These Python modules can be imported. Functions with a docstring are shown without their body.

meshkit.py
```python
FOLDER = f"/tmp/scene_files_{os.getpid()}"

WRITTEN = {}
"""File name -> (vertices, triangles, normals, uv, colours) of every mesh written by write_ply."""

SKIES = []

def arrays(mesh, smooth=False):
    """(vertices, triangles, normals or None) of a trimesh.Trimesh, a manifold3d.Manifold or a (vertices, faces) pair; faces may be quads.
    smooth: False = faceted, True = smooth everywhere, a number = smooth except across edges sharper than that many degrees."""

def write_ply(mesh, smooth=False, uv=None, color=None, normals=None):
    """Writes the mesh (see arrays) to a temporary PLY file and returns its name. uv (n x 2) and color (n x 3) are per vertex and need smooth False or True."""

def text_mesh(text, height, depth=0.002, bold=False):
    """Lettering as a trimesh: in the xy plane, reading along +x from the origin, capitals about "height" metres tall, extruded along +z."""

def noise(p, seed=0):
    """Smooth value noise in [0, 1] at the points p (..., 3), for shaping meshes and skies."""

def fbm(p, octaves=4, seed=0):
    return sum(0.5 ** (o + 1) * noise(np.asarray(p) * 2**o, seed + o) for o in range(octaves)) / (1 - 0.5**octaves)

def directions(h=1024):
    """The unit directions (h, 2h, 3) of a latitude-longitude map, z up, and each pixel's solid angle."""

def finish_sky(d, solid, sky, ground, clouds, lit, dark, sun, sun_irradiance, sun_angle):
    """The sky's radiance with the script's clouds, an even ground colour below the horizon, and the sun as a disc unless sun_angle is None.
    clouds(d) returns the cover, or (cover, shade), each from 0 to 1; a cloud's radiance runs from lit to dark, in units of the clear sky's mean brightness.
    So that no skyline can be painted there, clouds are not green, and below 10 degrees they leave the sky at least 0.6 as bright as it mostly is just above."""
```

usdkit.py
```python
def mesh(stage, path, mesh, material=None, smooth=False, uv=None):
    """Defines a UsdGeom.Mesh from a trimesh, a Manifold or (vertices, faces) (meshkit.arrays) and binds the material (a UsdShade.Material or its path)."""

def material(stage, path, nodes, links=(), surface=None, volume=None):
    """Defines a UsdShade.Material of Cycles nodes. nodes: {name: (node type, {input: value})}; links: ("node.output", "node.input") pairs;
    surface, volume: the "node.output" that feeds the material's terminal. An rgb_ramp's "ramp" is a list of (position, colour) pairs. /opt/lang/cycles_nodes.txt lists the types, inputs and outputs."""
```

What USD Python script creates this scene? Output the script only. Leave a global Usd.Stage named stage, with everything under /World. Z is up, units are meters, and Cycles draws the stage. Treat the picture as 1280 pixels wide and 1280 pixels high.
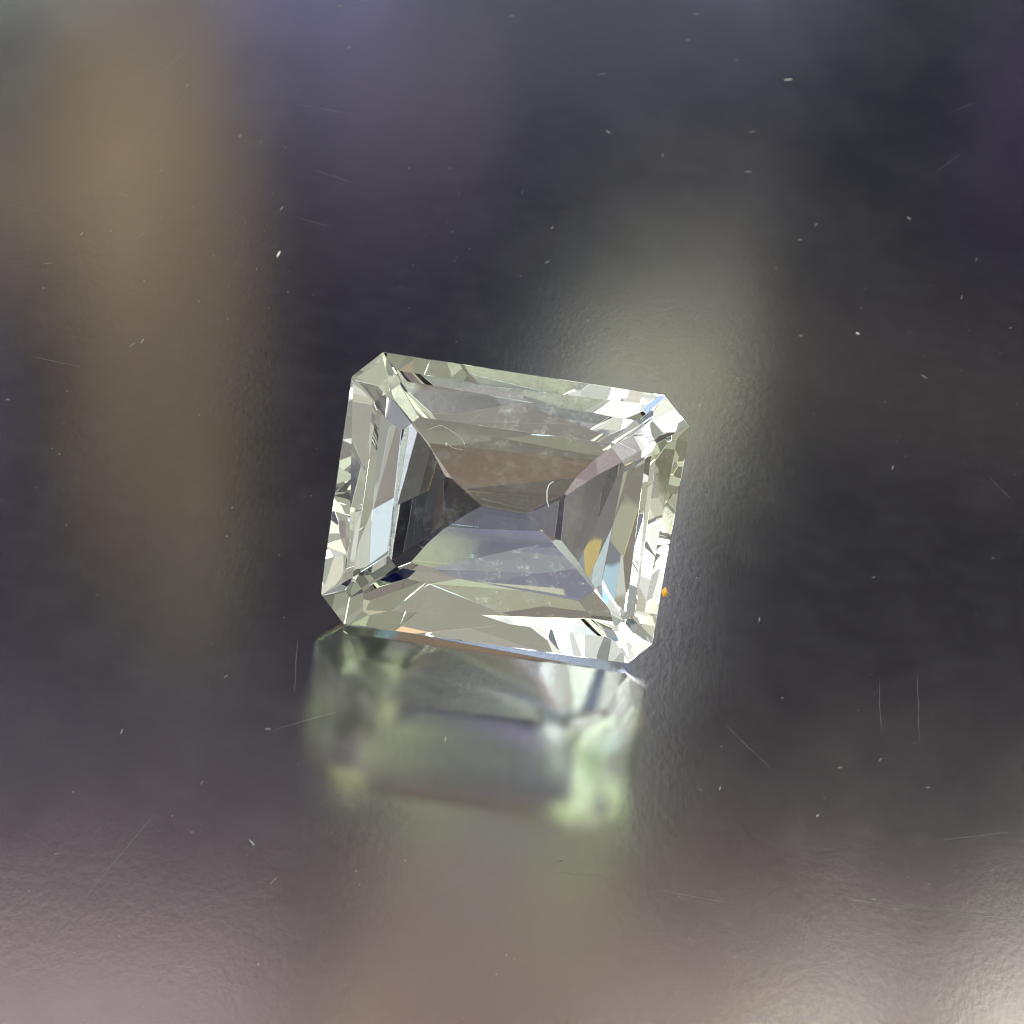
import math, random
import numpy as np, trimesh, usdkit, meshkit
from scipy.spatial import HalfspaceIntersection
from pxr import Usd, UsdGeom, UsdLux, UsdShade, Gf, Sdf

stage = Usd.Stage.CreateInMemory()
UsdGeom.SetStageUpAxis(stage, 'Z')
UsdGeom.SetStageMetersPerUnit(stage, 1.0)
UsdGeom.Xform.Define(stage, '/World')
MM = 0.001
names = {}
def numbered(parent, name):
    k = names.get((parent, name), 0); names[(parent, name)] = k + 1
    return f'{parent}/{name}' + (f'_{k:03d}' if k else '')

# ---------------------------------------------------------------- camera
E = math.radians(25.447)          # how steeply the lens looks down on the surface
A = math.radians(26.869)        # elevation of the direction the table of the stone faces
ROLL = math.radians(8.5)
DIST = 100 * MM
FOCAL, WIDTH_AT_STONE = 50.0, 30.4 * MM
CENTRE = np.array([0.0, 0.0, 3.7205 * MM])            # girdle centre of the stone
fwd = np.array([0, math.cos(E), -math.sin(E)])
rt0, up0 = np.array([1.0, 0, 0]), np.array([0, math.sin(E), math.cos(E)])
rt = math.cos(ROLL) * rt0 + math.sin(ROLL) * up0
up = -math.sin(ROLL) * rt0 + math.cos(ROLL) * up0
AIM = CENTRE + rt * 0.24 * MM - up * 0.10 * MM
EYE = AIM - fwd * DIST
cam = UsdGeom.Camera.Define(stage, '/World/camera')
cam.CreateFocalLengthAttr(FOCAL)
cam.CreateHorizontalApertureAttr(FOCAL * WIDTH_AT_STONE / DIST)
cam.CreateVerticalApertureAttr(FOCAL * WIDTH_AT_STONE / DIST)
cam.CreateClippingRangeAttr(Gf.Vec2f(0.002, 50))
cam.CreateExposureAttr(0.1)
cam.CreateFStopAttr(220.0); cam.CreateFocusDistanceAttr(DIST - 1.0 * MM)
cm = np.eye(4); cm[0, :3], cm[1, :3], cm[2, :3], cm[3, :3] = rt, up, -fwd, EYE
cam.AddTransformOp().Set(Gf.Matrix4d(*cm.ravel().tolist()))

# ---------------------------------------------------------------- unseen lamps, added and fitted to make the reflections, 0.4 m from the stone
AMBIENT = (0.0, 0.0, 0.031)
ADDED_LAMPS = [      # azimuth, elevation, angular radius or half width and height seen from the stone (degrees), colour, radiance
    (-109.3, 6.6, 14.3, (1.0, 0.99, 0.94), 1.66),
    (6.6, 37.1, (9.38, 4.38), (1.0, 0.67, 0.59), 0.8),
    (-141.6, 34.4, 28.5, (0.96, 0.99, 1.0), 0.23),
    (-11.5, 37.1, (7.5, 1.88), (1.0, 0.76, 0.77), 2.07),
    (138.3, 88.8, 14.3, (0.78, 0.9, 1.0), 0.83),
    (-20.7, 1.9, 14.3, (0.89, 1.0, 0.82), 1.88),
    (15.4, 34.6, (1.88, 1.88), (1.0, 0.94, 0.84), 5.31),
    (100.8, 6.9, 3.6, (0.94, 0.9, 1.0), 3.0),
    (1.6, 27.1, (1.88, 4.38), (0.91, 0.97, 1.0), 0.89),
    (-52.6, 40.9, 28.5, (1.0, 0.93, 0.9), 0.62),
    (-5.4, 3.0, 14.3, (0.77, 0.8, 1.0), 0.27),
    (-0.3, 69.0, 28.5, (1.0, 0.98, 0.75), 0.34),
    (-84.1, 15.9, 28.5, (0.96, 1.0, 0.82), 0.38),
    (173.4, 7.2, 28.5, (1.0, 0.9, 0.68), 0.24),
    (-8.4, 22.1, (1.88, 4.38), (1.0, 0.76, 0.45), 0.44),
    (151.4, 62.6, 14.3, (0.95, 1.0, 0.79), 0.33),
    (2.9, 22.1, (1.88, 0.62), (1.0, 1.0, 0.66), 3.04),
    (120.6, 23.6, 28.5, (0.98, 1.0, 0.68), 0.3),
    (7.0, 2.6, 3.6, (0.9, 1.0, 0.84), 4.04),
    (-8.4, 30.9, (9.38, 0.62), (0.79, 0.7, 1.0), 0.44),
    (-130.5, 2.6, 28.5, (0.95, 1.0, 0.9), 0.54),
    (-175.9, 37.5, 1.73, (1.0, 0.98, 0.82), 16.08),
    (-106.5, 60.0, 28.5, (0.98, 1.0, 0.96), 0.57),
    (141.5, 48.4, 3.6, (1.0, 0.97, 0.97), 2.55),
    (9.1, 37.1, (0.62, 0.62), (0.97, 1.0, 0.77), 23.05),
    (178.7, 46.9, 14.3, (0.96, 1.0, 0.83), 0.13),
    (-126.7, 24.4, 7.2, (0.95, 1.0, 0.97), 0.87),
    (29.2, 65.0, 1.73, (0.76, 1.0, 0.5), 46.98),
    (-13.4, 19.6, (4.38, 0.62), (1.0, 0.75, 0.48), 1.28),
    (-178.3, 1.7, 3.6, (0.94, 1.0, 1.0), 1.51),
    (-104.6, 5.7, 1.73, (1.0, 1.0, 0.9), 60.0),
    (-118.1, 2.3, 1.73, (0.83, 1.0, 0.87), 23.1),
    (156.3, 8.4, 7.2, (0.86, 1.0, 0.72), 1.03),
    (-28.0, 67.0, 3.6, (0.85, 1.0, 0.35), 13.89),
    (-118.6, 36.5, 3.6, (0.56, 0.66, 1.0), 33.39),
    (-73.2, 1.8, 3.6, (1.0, 1.0, 0.68), 60.0),
    (-135.5, 19.8, 3.6, (0.87, 1.0, 0.91), 4.34),
    (94.3, 10.1, 7.2, (0.96, 1.0, 0.5), 1.92),
    (15.4, 44.0, (1.88, 1.25), (0.87, 1.0, 0.66), 26.87),
    (-158.7, 35.9, 3.6, (0.74, 0.92, 1.0), 0.62),
    (-102.3, 13.3, 7.2, (0.81, 0.93, 1.0), 4.79),
    (-84.5, 5.9, 1.73, (0.79, 0.89, 1.0), 5.15),
    (10.4, 20.9, (8.12, 0.62), (1.0, 0.86, 0.63), 0.39),
    (102.9, 77.7, 3.6, (0.92, 1.0, 0.75), 10.85),
    (89.4, 66.6, 1.73, (0.69, 1.0, 0.42), 36.88),
    (-155.3, 3.3, 14.3, (1.0, 0.97, 0.72), 0.46),
    (-177.9, 67.8, 3.6, (0.97, 0.92, 1.0), 2.05),
    (73.7, 46.6, 7.2, (0.82, 1.0, 0.57), 21.13),
    (19.3, 50.0, 3.6, (0.92, 1.0, 0.78), 4.29),
    (-113.2, 28.2, 3.6, (1.0, 0.99, 0.96), 0.86),
    (-179.2, 24.3, 3.6, (0.85, 1.0, 0.61), 0.18),
    (-167.5, 30.8, 3.6, (0.47, 0.82, 1.0), 0.48),
    (-133.9, 35.1, 7.2, (1.0, 0.99, 0.82), 0.77),
    (-156.2, 26.1, 3.6, (0.64, 0.65, 1.0), 1.12),
    (-2.4, 4.4, 1.73, (0.88, 1.0, 0.36), 1.38),
    (2.2, 52.0, 3.6, (1.0, 0.52, 0.23), 0.72),
    (163.0, 32.6, 1.73, (0.01, 0.06, 1.0), 9.52),
    (-5.9, 10.2, (1.88, 1.25), (0.49, 0.41, 1.0), 5.72),
    (3.4, 7.3, 1.73, (0.7, 0.59, 1.0), 3.23),
    (-28.4, 1.3, 1.73, (0.64, 1.0, 0.32), 47.78),
    (-111.8, 15.1, 1.73, (0.78, 1.0, 0.76), 27.87),
    (163.4, 45.3, 14.3, (1.0, 0.85, 0.66), 0.2),
    (-40.9, 49.0, 7.2, (1.0, 0.97, 0.97), 4.18),
    (-49.6, 42.9, 7.2, (0.93, 0.91, 1.0), 9.88),
    (136.1, 60.3, 7.2, (1.0, 1.0, 0.88), 0.64),
    (132.3, 30.1, 7.2, (0.38, 0.8, 1.0), 3.01),
    (-0.9, 30.9, (0.62, 0.62), (0.77, 1.0, 0.4), 3.25),
    (5.4, 37.1, (0.62, 0.62), (1.0, 0.93, 0.84), 6.17),
    (171.3, 26.3, 1.73, (1.0, 0.73, 0.0), 1.37),
    (-90.4, 51.2, 7.2, (0.99, 1.0, 0.8), 3.38),
    (-9.6, 17.1, (1.88, 1.88), (1.0, 0.66, 0.16), 0.42),
    (-55.9, 27.3, 3.6, (0.57, 0.85, 1.0), 52.53),
    (-174.2, 6.9, 1.73, (0.98, 1.0, 0.44), 1.61),
    (-177.0, 32.9, 1.73, (0.73, 1.0, 0.55), 0.24),
    (179.4, 38.6, 1.73, (0.54, 0.87, 1.0), 32.08),
    (-108.6, 0.5, 1.73, (0.84, 1.0, 0.85), 16.72),
    (-2.1, 77.0, 1.73, (0.48, 0.63, 1.0), 4.03),
    (-113.0, 67.2, 7.2, (0.33, 0.47, 1.0), 6.46),
    (-141.3, 16.8, 3.6, (0.8, 0.87, 1.0), 4.78),
    (94.9, 4.0, 3.6, (0.96, 1.0, 0.76), 0.35),
    (2.9, 25.9, (0.62, 0.62), (0.82, 0.77, 1.0), 4.43),
    (2.9, 32.1, (0.62, 0.62), (0.72, 1.0, 0.2), 2.62),
    (-2.1, 37.1, (0.62, 0.62), (1.0, 0.87, 0.53), 3.6),
    (-17.8, 42.1, (1.25, 0.62), (0.8, 1.0, 0.95), 14.49),
    (10.4, 34.6, (0.62, 0.62), (1.0, 0.94, 0.93), 6.68),
    (-101.6, 7.1, 1.73, (0.73, 1.0, 0.41), 22.38),
    (-176.1, 62.3, 3.6, (1.0, 0.9, 0.78), 0.51),
    (-97.6, 12.4, 7.2, (0.92, 1.0, 0.95), 1.03),
    (-142.9, 3.0, 3.6, (0.93, 0.97, 1.0), 2.37),
    (-155.3, 3.3, 1.73, (0.96, 1.0, 0.8), 37.72),
    (-135.3, 51.9, 14.3, (0.9, 0.92, 1.0), 1.06),
    (-156.8, 84.4, 3.6, (0.95, 1.0, 0.4), 1.85),
    (127.6, 31.1, 3.6, (1.0, 0.91, 0.75), 12.43),
    (10.0, 4.1, 3.6, (1.0, 0.88, 0.83), 0.71),
    (-13.4, 24.6, (0.62, 1.88), (0.46, 0.43, 1.0), 0.98),
    (23.5, 7.5, 3.6, (0.9, 1.0, 0.76), 0.87),
    (-3.4, 17.1, (1.88, 1.88), (1.0, 0.73, 0.89), 0.16),
    (111.4, 8.9, 1.73, (0.97, 0.99, 1.0), 2.31),
    (-113.2, 28.2, 1.73, (1.0, 1.0, 1.0), 60.0),
    (-7.1, 27.1, (0.62, 0.62), (1.0, 0.91, 0.48), 1.41),
    (10.4, 14.6, (1.88, 1.88), (0.67, 0.4, 1.0), 0.13),
    (16.6, 29.6, (0.62, 1.88), (1.0, 0.72, 0.74), 1.15),
    (4.1, 19.6, (0.62, 0.62), (1.0, 0.91, 0.81), 0.5),
    (-42.6, 4.0, 3.6, (1.0, 0.98, 0.84), 23.02),
    (-178.8, 35.7, 1.73, (0.87, 0.96, 1.0), 0.28),
]
def added_lamp(az, el, ang, colour, radiance, dist=0.4):
    a, e = math.radians(az), math.radians(el)
    d = np.array([math.sin(a) * math.cos(e), math.cos(a) * math.cos(e), math.sin(e)])
    if np.ndim(ang):
        l = UsdLux.RectLight.Define(stage, numbered('/World', 'added_panel_lamp'))
        l.CreateWidthAttr(2 * dist * math.tan(math.radians(ang[0]) * math.cos(e))); l.CreateHeightAttr(2 * dist * math.tan(math.radians(ang[1])))
    else:
        l = UsdLux.DiskLight.Define(stage, numbered('/World', 'added_round_lamp'))
        l.CreateRadiusAttr(dist * math.tan(math.radians(ang)))
    l.CreateIntensityAttr(radiance); l.CreateColorAttr(Gf.Vec3f(*colour))
    x = np.cross([0, 0, 1.0], d); x /= np.linalg.norm(x); y = np.cross(d, x)
    m = np.eye(4); m[0, :3], m[1, :3], m[2, :3], m[3, :3] = x, y, d, d * dist
    UsdGeom.Xformable(l).AddTransformOp().Set(Gf.Matrix4d(*m.ravel().tolist()))
fill_dome = UsdLux.DomeLight.Define(stage, '/World/ambient_fill')  # even fill light added from all around, not a lamp
fill_dome.CreateIntensityAttr(1 / math.pi); fill_dome.CreateColorAttr(Gf.Vec3f(*AMBIENT))
for l in ADDED_LAMPS:
    added_lamp(*l)

# ---------------------------------------------------------------- helpers
def tag(prim, label=None, category=None, group=None, kind=None):
    for k, v in (('label', label), ('category', category), ('group', group), ('kind', kind)):
        if v: prim.SetCustomDataByKey(k, v)
    return prim
def obj(name, mesh, mat, parent='/World', smooth=False):
    return usdkit.mesh(stage, numbered(parent, name), mesh, mat, smooth=smooth).GetPrim()
def mat(name, *a, **k):
    return usdkit.material(stage, '/World/Looks/' + name, *a, **k)
UsdGeom.Scope.Define(stage, '/World/Looks')
rng = np.random.default_rng(4)

# ---------------------------------------------------------------- materials
M_surface = mat('dark_gloss', {
    'g': ('geometry', {}),
    'mp': ('mapping', {'scale': (1.0, 0.45, 1.0)}),
    'n1': ('noise_texture', {'scale': 5200.0, 'detail': 3.0, 'roughness': 0.6}),
    'n2': ('noise_texture', {'scale': 260.0, 'detail': 3.0, 'roughness': 0.6}),
    'n3': ('noise_texture', {'scale': 900.0, 'detail': 4.0, 'roughness': 0.7}),
    'rr': ('map_range', {'from_min': 0.3, 'from_max': 0.7, 'to_min': 0.148, 'to_max': 0.17}),
    'bs': ('map_range', {'from_min': 0.3, 'from_max': 0.7, 'to_min': 0.05, 'to_max': 0.13}),
    'b1': ('bump', {'strength': 0.16, 'distance': 0.00002}),
    'dc': ('map_range', {'from_min': 0.45, 'from_max': 0.8, 'to_min': 0.005, 'to_max': 0.014, 'clamp': True}),
    'cc': ('combine_color', {}),
    'p': ('principled_bsdf', {'ior': 3.0}),
}, [('g.position', 'mp.vector'), ('mp.vector', 'n1.vector'), ('mp.vector', 'n2.vector'), ('g.position', 'n3.vector'), ('n1.fac', 'b1.height'), ('n2.fac', 'rr.value'), ('n2.fac', 'bs.value'), ('bs.result', 'b1.strength'),
    ('rr.result', 'p.roughness'), ('n3.fac', 'dc.value'), ('dc.result', 'cc.r'), ('dc.result', 'cc.g'), ('dc.result', 'cc.b'), ('cc.color', 'p.base_color'), ('b1.normal', 'p.normal')], surface='p.BSDF')

IOR, TINT = 1.482, (0.992, 0.994, 0.981)
def glass(name, rough=0.0, bump=0.5, haze=0.0, hscale=1500.0):
    """Clear stone, barely wavy facets, with a trace of dust and wear on top."""
    n = {'g': ('geometry', {}), 'w': ('noise_texture', {'scale': 420.0, 'detail': 2.0, 'roughness': 0.5}),
         'b': ('bump', {'strength': bump, 'distance': 0.0000025}),
         'a2': ('glass_bsdf', {'color': TINT, 'roughness': rough, 'IOR': IOR, 'distribution': 'ggx'})}
    l = [('g.position', 'w.vector'), ('w.fac', 'b.height'), ('b.normal', 'a2.normal')]
    if not haze:
        return mat(name, n, l, surface='a2.BSDF')
    n.update({'h': ('noise_texture', {'scale': hscale, 'detail': 6.0, 'roughness': 0.75}), 'h2': ('noise_texture', {'scale': hscale * 0.28, 'detail': 3.0}),
              'm': ('math', {'math_type': 'multiply'}),
              'r': ('map_range', {'from_min': 0.27, 'from_max': 0.46, 'to_min': 0.0, 'to_max': haze, 'clamp': True}),
              'df': ('diffuse_bsdf', {'color': (0.75, 0.76, 0.72)}), 'x': ('mix_closure', {})})
    l += [('g.position', 'h.vector'), ('g.position', 'h2.vector'), ('h.fac', 'm.value1'), ('h2.fac', 'm.value2'), ('m.value', 'r.value'), ('r.result', 'x.fac'), ('a2.BSDF', 'x.closure1'), ('df.BSDF', 'x.closure2')]
    return mat(name, n, l, surface='x.closure')
M_table = glass('stone_table', haze=0.12, hscale=3600.0)
M_crown = glass('stone_crown', haze=0.08, hscale=3000.0)
M_pav = glass('stone_pavilion', bump=0.9, haze=0.09, hscale=5200.0)
M_frost = glass('stone_frosted_step', bump=0.9, haze=0.7, hscale=6500.0)
M_girdle = glass('stone_girdle', rough=0.12, bump=1.0, haze=0.35, hscale=2600.0)
M_edge = glass('stone_edge', rough=0.06, haze=0.15, hscale=3000.0)
M_fleck = mat('pale_dust', {'p': ('principled_bsdf', {'base_color': (0.36, 0.35, 0.34), 'roughness': 0.7, 'alpha': 0.5})}, surface='p.BSDF')
M_bright = mat('white_fleck', {'p': ('principled_bsdf', {'base_color': (0.75, 0.74, 0.72), 'roughness': 0.6})}, surface='p.BSDF')
M_faint = mat('faint_dust', {'p': ('principled_bsdf', {'base_color': (0.3, 0.29, 0.28), 'roughness': 0.8, 'alpha': 0.28})}, surface='p.BSDF')
M_scratch = mat('scratch', {'p': ('principled_bsdf', {'base_color': (0.14, 0.135, 0.13), 'roughness': 0.5, 'alpha': 0.32})}, surface='p.BSDF')
M_feather = mat('inner_crack', {'p': ('principled_bsdf', {'base_color': (0.85, 0.85, 0.82), 'roughness': 0.5})}, surface='p.BSDF')
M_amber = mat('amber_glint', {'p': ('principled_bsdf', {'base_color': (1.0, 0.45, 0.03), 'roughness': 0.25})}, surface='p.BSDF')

# ---------------------------------------------------------------- surface
s = 0.6
tabletop = obj('tabletop', (np.array([[-s, -s, 0], [s, -s, 0], [s, s, 0], [-s, s, 0]]), np.array([[0, 1, 2, 3]])), M_surface)
tag(tabletop, 'dark glossy scuffed surface under the gemstone', None, None, 'structure')

# ---------------------------------------------------------------- gemstone: planes of a hand-cut emerald cut, slightly out of true
def ring(a, b, c, z):
    return np.array([[a, -b + c, z], [a, b - c, z], [a - c, b, z], [-a + c, b, z], [-a, b - c, z], [-a, -b + c, z], [-a + c, -b, z], [a - c, -b, z]])
GA, GB = 5.03, 4.05               # half length and half width at the girdle, mm
def inset(d, c, z): return ring(GA - d, GB - d, c, z)
PH = 0.093
crown = [inset(0, 0.8, PH), inset(0.865, 0.606, PH + 0.703), inset(1.768, 0.496, PH + 1.076)]
pav, zk, pd = [inset(0, 0.8, -PH)], -PH, 0.0
for d, ang, c in ((0.988, 54.362, 0.376), (1.464, 48.001, 0.318), (2.473, 41.082, 0.196), (3.212, 37.919, 0.105)):
    zk -= (d - pd) * math.tan(math.radians(ang)); pav.append(inset(d, c, zk)); pd = d
zk -= (GB - pd) * math.tan(math.radians(32.121))
kl = 0.681
TILT = [[0.0, 0.0], [-0.03, 0.03], [1.0, -0.98], [0.29, 0.13], [-0.43, -1.0], [-1.0, -0.29], [0.27, 0.41], [-1.0, -0.7], [-0.6, 0.54], [-1.0, 1.0], [0.12, -0.81], [0.28, 0.25], [0.74, 1.0], [-0.87, -1.0], [0.38, 0.32], [-0.43, 0.81], [1.0, 1.0], [1.54, 0.23], [-2.12, 2.2], [0.23, 0.09], [-2.01, -0.28], [-0.16, 0.59], [-0.36, 1.5], [-0.54, 0.04], [-1.49, 0.11], [1.57, -2.14], [-0.46, -0.42], [-0.7, -0.72], [0.49, -0.92], [-2.2, -1.74], [2.2, -2.2], [-1.74, -0.3], [2.06, -0.28], [1.06, -2.2], [2.2, 1.1], [0.28, 0.04], [-0.84, -2.2], [1.44, -0.62], [0.53, -0.46], [1.86, -0.3], [0.09, -0.83], [1.17, -0.31], [1.07, -0.66], [-2.2, -2.12], [0.39, -0.91], [2.2, -1.3], [0.82, 1.23], [-2.2, -0.54], [-2.2, 1.78], [0.38, -0.99], [-0.88, -0.39], [-0.64, 0.9], [0.94, 0.42], [-2.16, 0.42], [0.94, 1.44], [-1.16, 1.22], [-2.2, -1.9], [1.26, 1.61], [0.81, 0.84], [0.56, -0.26], [-0.81, -0.43], [-1.06, -0.67], [-0.51, 0.47], [-1.16, 2.2], [-0.59, -2.16]]
keel = np.array([[kl, 0, zk], [-kl, 0, zk]])
facets = [('table', crown[2])]
def band(lo, hi, name):
    for k in range(8):
        j = (k + 1) % 8
        facets.append((name, np.array([lo[k], lo[j], hi[j], hi[k]])))
band(crown[0], crown[1], 'crown_facet'); band(crown[1], crown[2], 'crown_facet')
band(pav[0], crown[0], 'girdle_facet')
for i in range(4): band(pav[i + 1], pav[i], 'pavilion_facet')
for k in range(8):
    p, q = pav[-1][k], pav[-1][(k + 1) % 8]
    kp, kq = (keel[0] if r[0] > 0 else keel[1] for r in (p, q))
    facets.append(('pavilion_facet', np.array([q, p, kp]) if np.allclose(kp, kq) else np.array([q, p, kp, kq])))
middle = np.mean([f.mean(0) for _, f in facets], 0)
N, D = [], []
for (name, f), t in zip(facets, TILT):
    n = np.cross(f[1] - f[0], f[2] - f[0]); n /= np.linalg.norm(n); c = f.mean(0)
    if n @ (c - middle) < 0: n = -n
    a = np.cross(n, [0.3, 0.2, 0.9]) if abs(n[2]) < 0.9 else np.cross(n, [1.0, 0, 0]); a /= np.linalg.norm(a); b = np.cross(n, a)
    n = n + math.radians(t[0]) * a + math.radians(t[1]) * b; n /= np.linalg.norm(n)
    N.append(n); D.append(n @ c)
N, D = np.array(N), np.array(D)
Zl = np.array([0, -math.cos(A), math.sin(A)]); Yl = np.array([0, math.sin(A), math.cos(A)]); Xl = np.array([1.0, 0, 0])
R = np.stack([Xl, Yl, Zl])       # rows: local axes in the world
def vertices(N, D):
    V = HalfspaceIntersection(np.hstack([N, -D[:, None]]), np.array([0, 0, -0.5])).intersections
    return V[np.isfinite(V).all(1)]
V = vertices(N, D)
BASE = np.array([0, 0, -(V @ R)[:, 2].min() * MM])
PLANES = (N @ R, D * MM + (N @ R) @ BASE, [f[0] for f in facets])
# worn edges: a narrow bevel plane along every edge where two facets meet
on = np.abs(V @ N.T - D) < 1e-6
bn, bd = [], []
for i in range(len(N)):
    for j in range(i):
        both = V[on[:, i] & on[:, j]]
        if len(both) > 1 and np.ptp(both, axis=0).max() > 0.15 and N[i] @ N[j] < math.cos(math.radians(5)):
            n = N[i] + N[j]; n /= np.linalg.norm(n)
            half = math.acos(np.clip(N[i] @ N[j], -1, 1)) / 2
            wide = 0.016 * (0.3 + 1.2 * rng.random()) * (1.6 if 'girdle' in facets[i][0] + facets[j][0] else 0.8)
            bn.append(n); bd.append(n @ both[0] - wide / 2 * math.tan(half))
allN, allD = np.vstack([N, bn]), np.concatenate([D, bd])
VV = vertices(allN, allD)
def polygon(n, d):
    p = VV[np.abs(VV @ n - d) < 1e-6]
    if len(p) < 3: return None
    a = np.cross(n, [0.3, 0.2, 0.93] if abs(n[2]) < 0.9 else [1.0, 0, 0]); a /= np.linalg.norm(a); b = np.cross(n, a)
    c = p.mean(0); o = np.argsort(np.arctan2((p - c) @ b, (p - c) @ a)); p = p[o]
    keep = np.linalg.norm(p - np.roll(p, 1, 0), axis=1) > 1e-7
    return p[keep] if keep.sum() > 2 else None
def fan(p): return np.array([[0, i, i + 1] for i in range(1, len(p) - 1)])
gem = UsdGeom.Xform.Define(stage, '/World/gemstone')
gem.AddTranslateOp().Set(Gf.Vec3d(0, 0, 0))
tag(gem.GetPrim(), 'clear pale yellow step cut gemstone propped on the dark glossy surface', 'gemstone')
MATS = {'table': M_table, 'crown_facet': M_crown, 'girdle_facet': M_girdle, 'pavilion_facet': M_pav}
for k, (name, _) in enumerate(facets):
    p = polygon(N[k], D[k])
    if p is not None:
        obj(name, ((p @ R) * MM + BASE, fan(p)), M_frost if k == 1 + 16 + 8 + 2 * 8 + 6 else MATS[name], '/World/gemstone')
vs, fs, at = [], [], 0
for n, d in zip(bn, bd):
    p = polygon(n, d)
    if p is not None:
        vs.append((p @ R) * MM + BASE); fs.append(fan(p) + at); at += len(p)
obj('worn_edge', (np.vstack(vs), np.vstack(fs)), M_edge, '/World/gemstone')

# ---------------------------------------------------------------- small details
def local(p): return (np.asarray(p, float) @ R) * MM + BASE
def tube(points, r, taper=True):
    """A thin bent rod through points (metres)."""
    pts = np.asarray(points, float); n = len(pts); v, f = [], []
    for i, p in enumerate(pts):
        t = pts[min(i + 1, n - 1)] - pts[max(i - 1, 0)]; t /= np.linalg.norm(t)
        a = np.cross(t, [0.21, 0.33, 0.92]); a /= np.linalg.norm(a); b = np.cross(t, a)
        rr = r * (0.45 + 0.55 * math.sin(math.pi * (i + 0.5) / n)) if taper else r
        v += [p + rr * (math.cos(q) * a + math.sin(q) * b) for q in np.arange(5) * 2 * math.pi / 5]
    for i in range(n - 1):
        for k in range(5):
            j = (k + 1) % 5; q = i * 5
            f += [[q + k, q + j, q + 5 + j], [q + k, q + 5 + j, q + 5 + k]]
    f += [[0, k + 1, k] for k in range(1, 4)] + [[5 * n - 5, 5 * n - 5 + k, 5 * n - 5 + k + 1] for k in range(1, 4)]
    return np.array(v), np.array(f)
TZ = D[0] / N[0][2]
fibre = obj('lint_fibre', tube([local((x, y, TZ + 0.02)) for x, y in ((1.33, 0.97), (1.26, 0.92), (1.20, 0.84), (1.18, 0.66), (1.22, 0.39), (1.30, 0.21))], 0.018 * MM), M_bright)
tag(fibre, 'short bent white lint fibre stuck on the flat top of the gemstone', 'lint')
for pts in (((-2.57, 1.93, 0.95), (-2.33, 2.07, 0.99), (-2.17, 2.13, 0.95), (-1.84, 2.0, 0.9), (-1.56, 1.86, 0.88), (-1.44, 1.72, 0.9), (-1.38, 1.58, 0.9)),
            ((-1.90, 1.62, 1.0), (-1.78, 1.53, 1.02), (-1.64, 1.50, 1.0), (-1.46, 1.52, 1.0))):
    obj('feather_crack', tube([local(p) for p in pts], 0.010 * MM), M_feather, '/World/gemstone')
def blob(c, size, seed, squash=(1, 1, 1)):
    m = trimesh.creation.icosphere(1, 1.0); v = m.vertices * (0.7 + 0.6 * meshkit.noise(m.vertices * 1.7 + seed * 3.1, seed)[:, None]) * squash
    return v * size + c, m.faces
obj('tiny_crystal', blob(local((-1.94, 1.6, 1.05)), 0.045 * MM, 3), M_feather, '/World/gemstone')
glint = obj('orange_glint', blob(local((5.08, -1.75, 0.02)), 0.135 * MM, 9, (0.6, 1.15, 0.95)), M_amber)  # orange bead painted in place of a flash of refracted light
tag(glint, 'tiny orange glint of refracted light painted as a bead on the right edge of the gemstone', 'speck')
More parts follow.
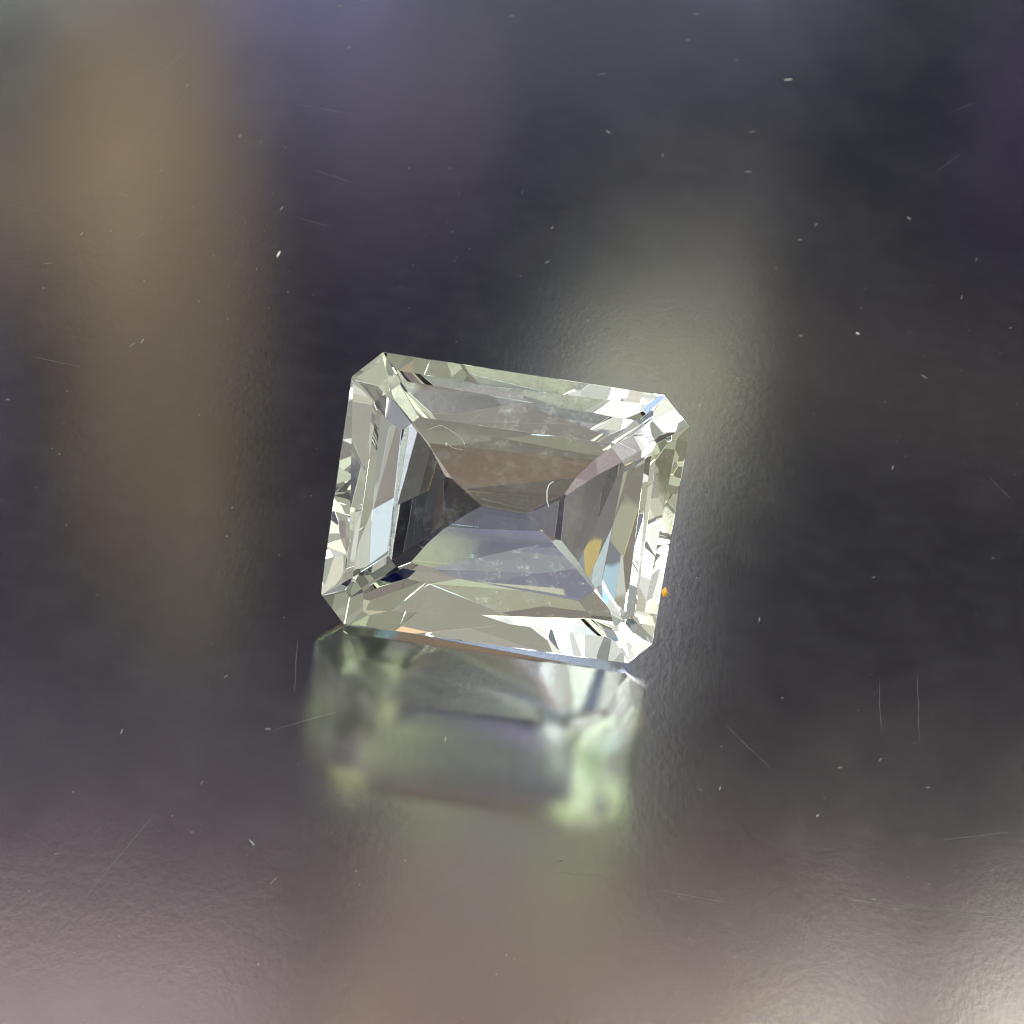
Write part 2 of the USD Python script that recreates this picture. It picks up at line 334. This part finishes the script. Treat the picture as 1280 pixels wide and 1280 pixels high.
SCRATCHES = [((-17.4, 30.83), (-15.66, 44.0), 0.036), ((-17.21, 45.22), (-16.57, 48.9), 0.024), ((-15.06, 26.13), (-14.43, 29.16), 0.024), ((-9.06, -19.13), (-7.99, -14.16), 0.048), ((-9.66, 36.38), (-7.97, 35.61), 0.024), ((-9.57, 30.89), (-8.28, 30.46), 0.024), ((-5.56, -8.71), (-3.83, -7.06), 0.036), ((-16.65, 14.2), (-14.97, 14.0), 0.036), ((13.13, 0.82), (13.01, -3.8), 0.024), ((11.92, -0.07), (11.87, -3.43), 0.024), ((7.31, -4.48), (8.63, -6.62), 0.024), ((10.64, -13.06), (15.3, -12.77), 0.048), ((5.49, -13.98), (7.31, -14.11), 0.036), ((17.05, 55.82), (18.39, 58.05), 0.024), ((16.16, 47.63), (17.38, 50.69), 0.024), ((16.33, 16.12), (17.0, 14.52), 0.036), ((-20.49, 27.7), (-18.19, 27.55), 0.024), ((-16.6, 30.72), (-16.08, 30.41), 0.036), ((-5.12, -6.26), (-5.41, -3.13), 0.036), ((13.44, -9.13), (15.34, -8.15), 0.036), ((2.92, -13.82), (4.28, -13.67), 0.048), ((-9.53, -20.38), (-9.09, -19.52), 0.048), ((-11.4, 43.87), (-8.85, 43.79), 0.024)]      # ends on the surface (mm) and width
for k, (a, b, w) in enumerate(SCRATCHES):
    a, b = np.array(a), np.array(b); t = b - a; L = np.linalg.norm(t); nrm = np.array([-t[1], t[0]]) / L
    n = max(4, int(L / 0.35)); q = np.linspace(0, 1, n + 1); sway = (meshkit.noise(np.stack([q * 4, q * 0 + k, q * 0], 1), k) - 0.5) * 0.014 * L * nrm[:, None]
    mid = a + t * q[:, None] + sway.T; wd = w * 0.5 * np.sin(np.pi * (0.08 + 0.84 * q)) * (0.5 + meshkit.noise(np.stack([q * 13, q * 0 + k, q * 0 + 5], 1), k))
    v = np.vstack([np.c_[mid + nrm * wd[:, None], np.full(n + 1, 0.004)], np.c_[mid - nrm * wd[:, None], np.full(n + 1, 0.004)]]) * MM
    f = np.array([[i, n + 1 + i, n + 2 + i, i + 1] for i in range(n)])
    obj('scratch', (v, f), M_scratch, '/World/tabletop')
SPECKS = [((-9.82, 26.48), (-9.77, 27.15)), ((-12.06, 38.4), (-12.0, 38.89)), ((-10.31, 31.35), (-10.25, 31.79)), ((-17.07, 25.7), (-17.06, 26.07)), ((-13.64, 16.18), (-13.53, 16.6)), ((-13.31, 16.64), (-13.29, 17.09)), ((-10.0, 52.25), (-9.83, 52.57)), ((-11.05, 58.12), (-10.86, 58.35)), ((-10.14, 59.49), (-9.83, 59.75)), ((1.13, 53.89), (1.51, 54.14)), ((9.57, 57.09), (9.97, 57.4)), ((7.95, 49.06), (8.26, 49.25)), ((7.78, 43.82), (8.08, 43.95)), ((7.3, 59.04), (7.52, 59.14)), ((4.29, 44.09), (4.3, 44.5)), ((14.56, 41.22), (14.7, 41.04)), ((12.03, 27.59), (12.17, 27.51)), ((9.85, 26.45), (10.0, 26.48)), ((18.04, 30.45), (18.17, 30.5)), ((14.35, 24.41), (14.57, 24.15)), ((12.93, 15.45), (13.0, 15.85)), ((0.11, 29.97), (0.23, 30.23)), ((0.12, 33.73), (0.2, 34.0)), ((10.65, 38.53), (10.79, 38.89)), ((17.16, 37.17), (17.24, 37.62)), ((-9.48, -10.09), (-9.46, -9.8)), ((-6.96, -12.13), (-6.91, -11.91)), ((-5.66, -8.64), (-5.49, -8.59)), ((-10.06, -16.65), (-9.94, -16.57)), ((-4.49, -16.57), (-4.35, -16.17)), ((-5.29, -14.55), (-5.13, -14.79)), ((-7.19, -6.06), (-7.09, -5.89)), ((-0.65, -7.87), (-0.65, -7.55)), ((15.99, 9.57), (16.1, 9.61)), ((11.93, 6.74), (12.08, 6.9)), ((8.28, 2.49), (8.3, 2.76)), ((7.14, -8.26), (7.16, -8.04)), ((11.27, -12.88), (11.4, -12.85)), ((10.52, -5.99), (10.68, -5.89)), ((2.84, -13.22), (2.97, -13.19)), ((4.99, 60.98), (5.22, 61.09)), ((16.33, 32.73), (16.38, 33.17)), ((-15.92, 43.95), (-15.87, 44.47)), ((-17.83, 22.51), (-17.56, 22.62)), ((11.74, -5.24), (11.84, -5.0)), ((9.85, -8.91), (9.95, -8.8)), ((8.91, -2.28), (9.03, -2.24)), ((-3.3, 60.6), (-3.01, 60.75)), ((5.27, 65.2), (5.57, 65.35)), ((9.95, 36.64), (10.12, 36.71)), ((1.79, 46.45), (2.01, 46.19)), ((-12.94, 38.81), (-12.92, 39.25)), ((-15.38, 33.45), (-15.32, 33.71)), ((-16.8, 10.43), (-16.65, 10.48)), ((13.05, -6.36), (13.19, -6.32))]
for k, (a, b) in enumerate(SPECKS):
    a, b = np.array([*a, 0.02]), np.array([*b, 0.02]); d = b - a; L = np.linalg.norm(d)
    m = trimesh.creation.icosphere(1, 1.0)
    v = m.vertices * (0.75 + 0.5 * meshkit.noise(m.vertices * 1.9 + k, k)[:, None])
    ax = d / L; side = np.array([-ax[1], ax[0], 0])
    wid = min(0.4 * L, 0.030 if k == 0 else 0.012 + 0.010 * rng.random())
    v = ((a + b) / 2 + v[:, :1] * ax * L / 2 + v[:, 1:2] * side * wid + v[:, 2:] * np.array([0, 0, 0.02])) * MM
    p = obj('dust_speck', (v, m.faces), M_bright if k in (0, 10, 16) else M_faint if k % 5 in (1, 3, 4) else M_fleck)
    if k == 0: tag(p, 'brightest slanted white dust fleck left of and above the gemstone', 'dust speck')
    else: tag(p, 'tiny pale dust speck lying on the dark glossy surface', 'dust speck', 'dust specks on the dark surface')
# finest dust, too small to count
vs, fs, at = [], [], 0
tet = np.array([[1, 1, 1], [-1, -1, 1], [-1, 1, -1], [1, -1, -1]]) * 0.6
for _ in range(900):
    x, y = rng.uniform(-19, 19), rng.uniform(-28, 45)
    q = rng.normal(size=(3, 3)); q, _r = np.linalg.qr(q)
    vs.append((tet @ q * (0.006 + 0.012 * rng.random() ** 3) + [x, y, 0.01]) * MM); fs.append(np.array([[0, 1, 2], [0, 3, 1], [0, 2, 3], [1, 3, 2]]) + at); at += 4
tag(obj('fine_dust', (np.vstack(vs), np.vstack(fs)), M_fleck), 'fine dust scattered over the dark glossy surface', 'dust', None, 'stuff')
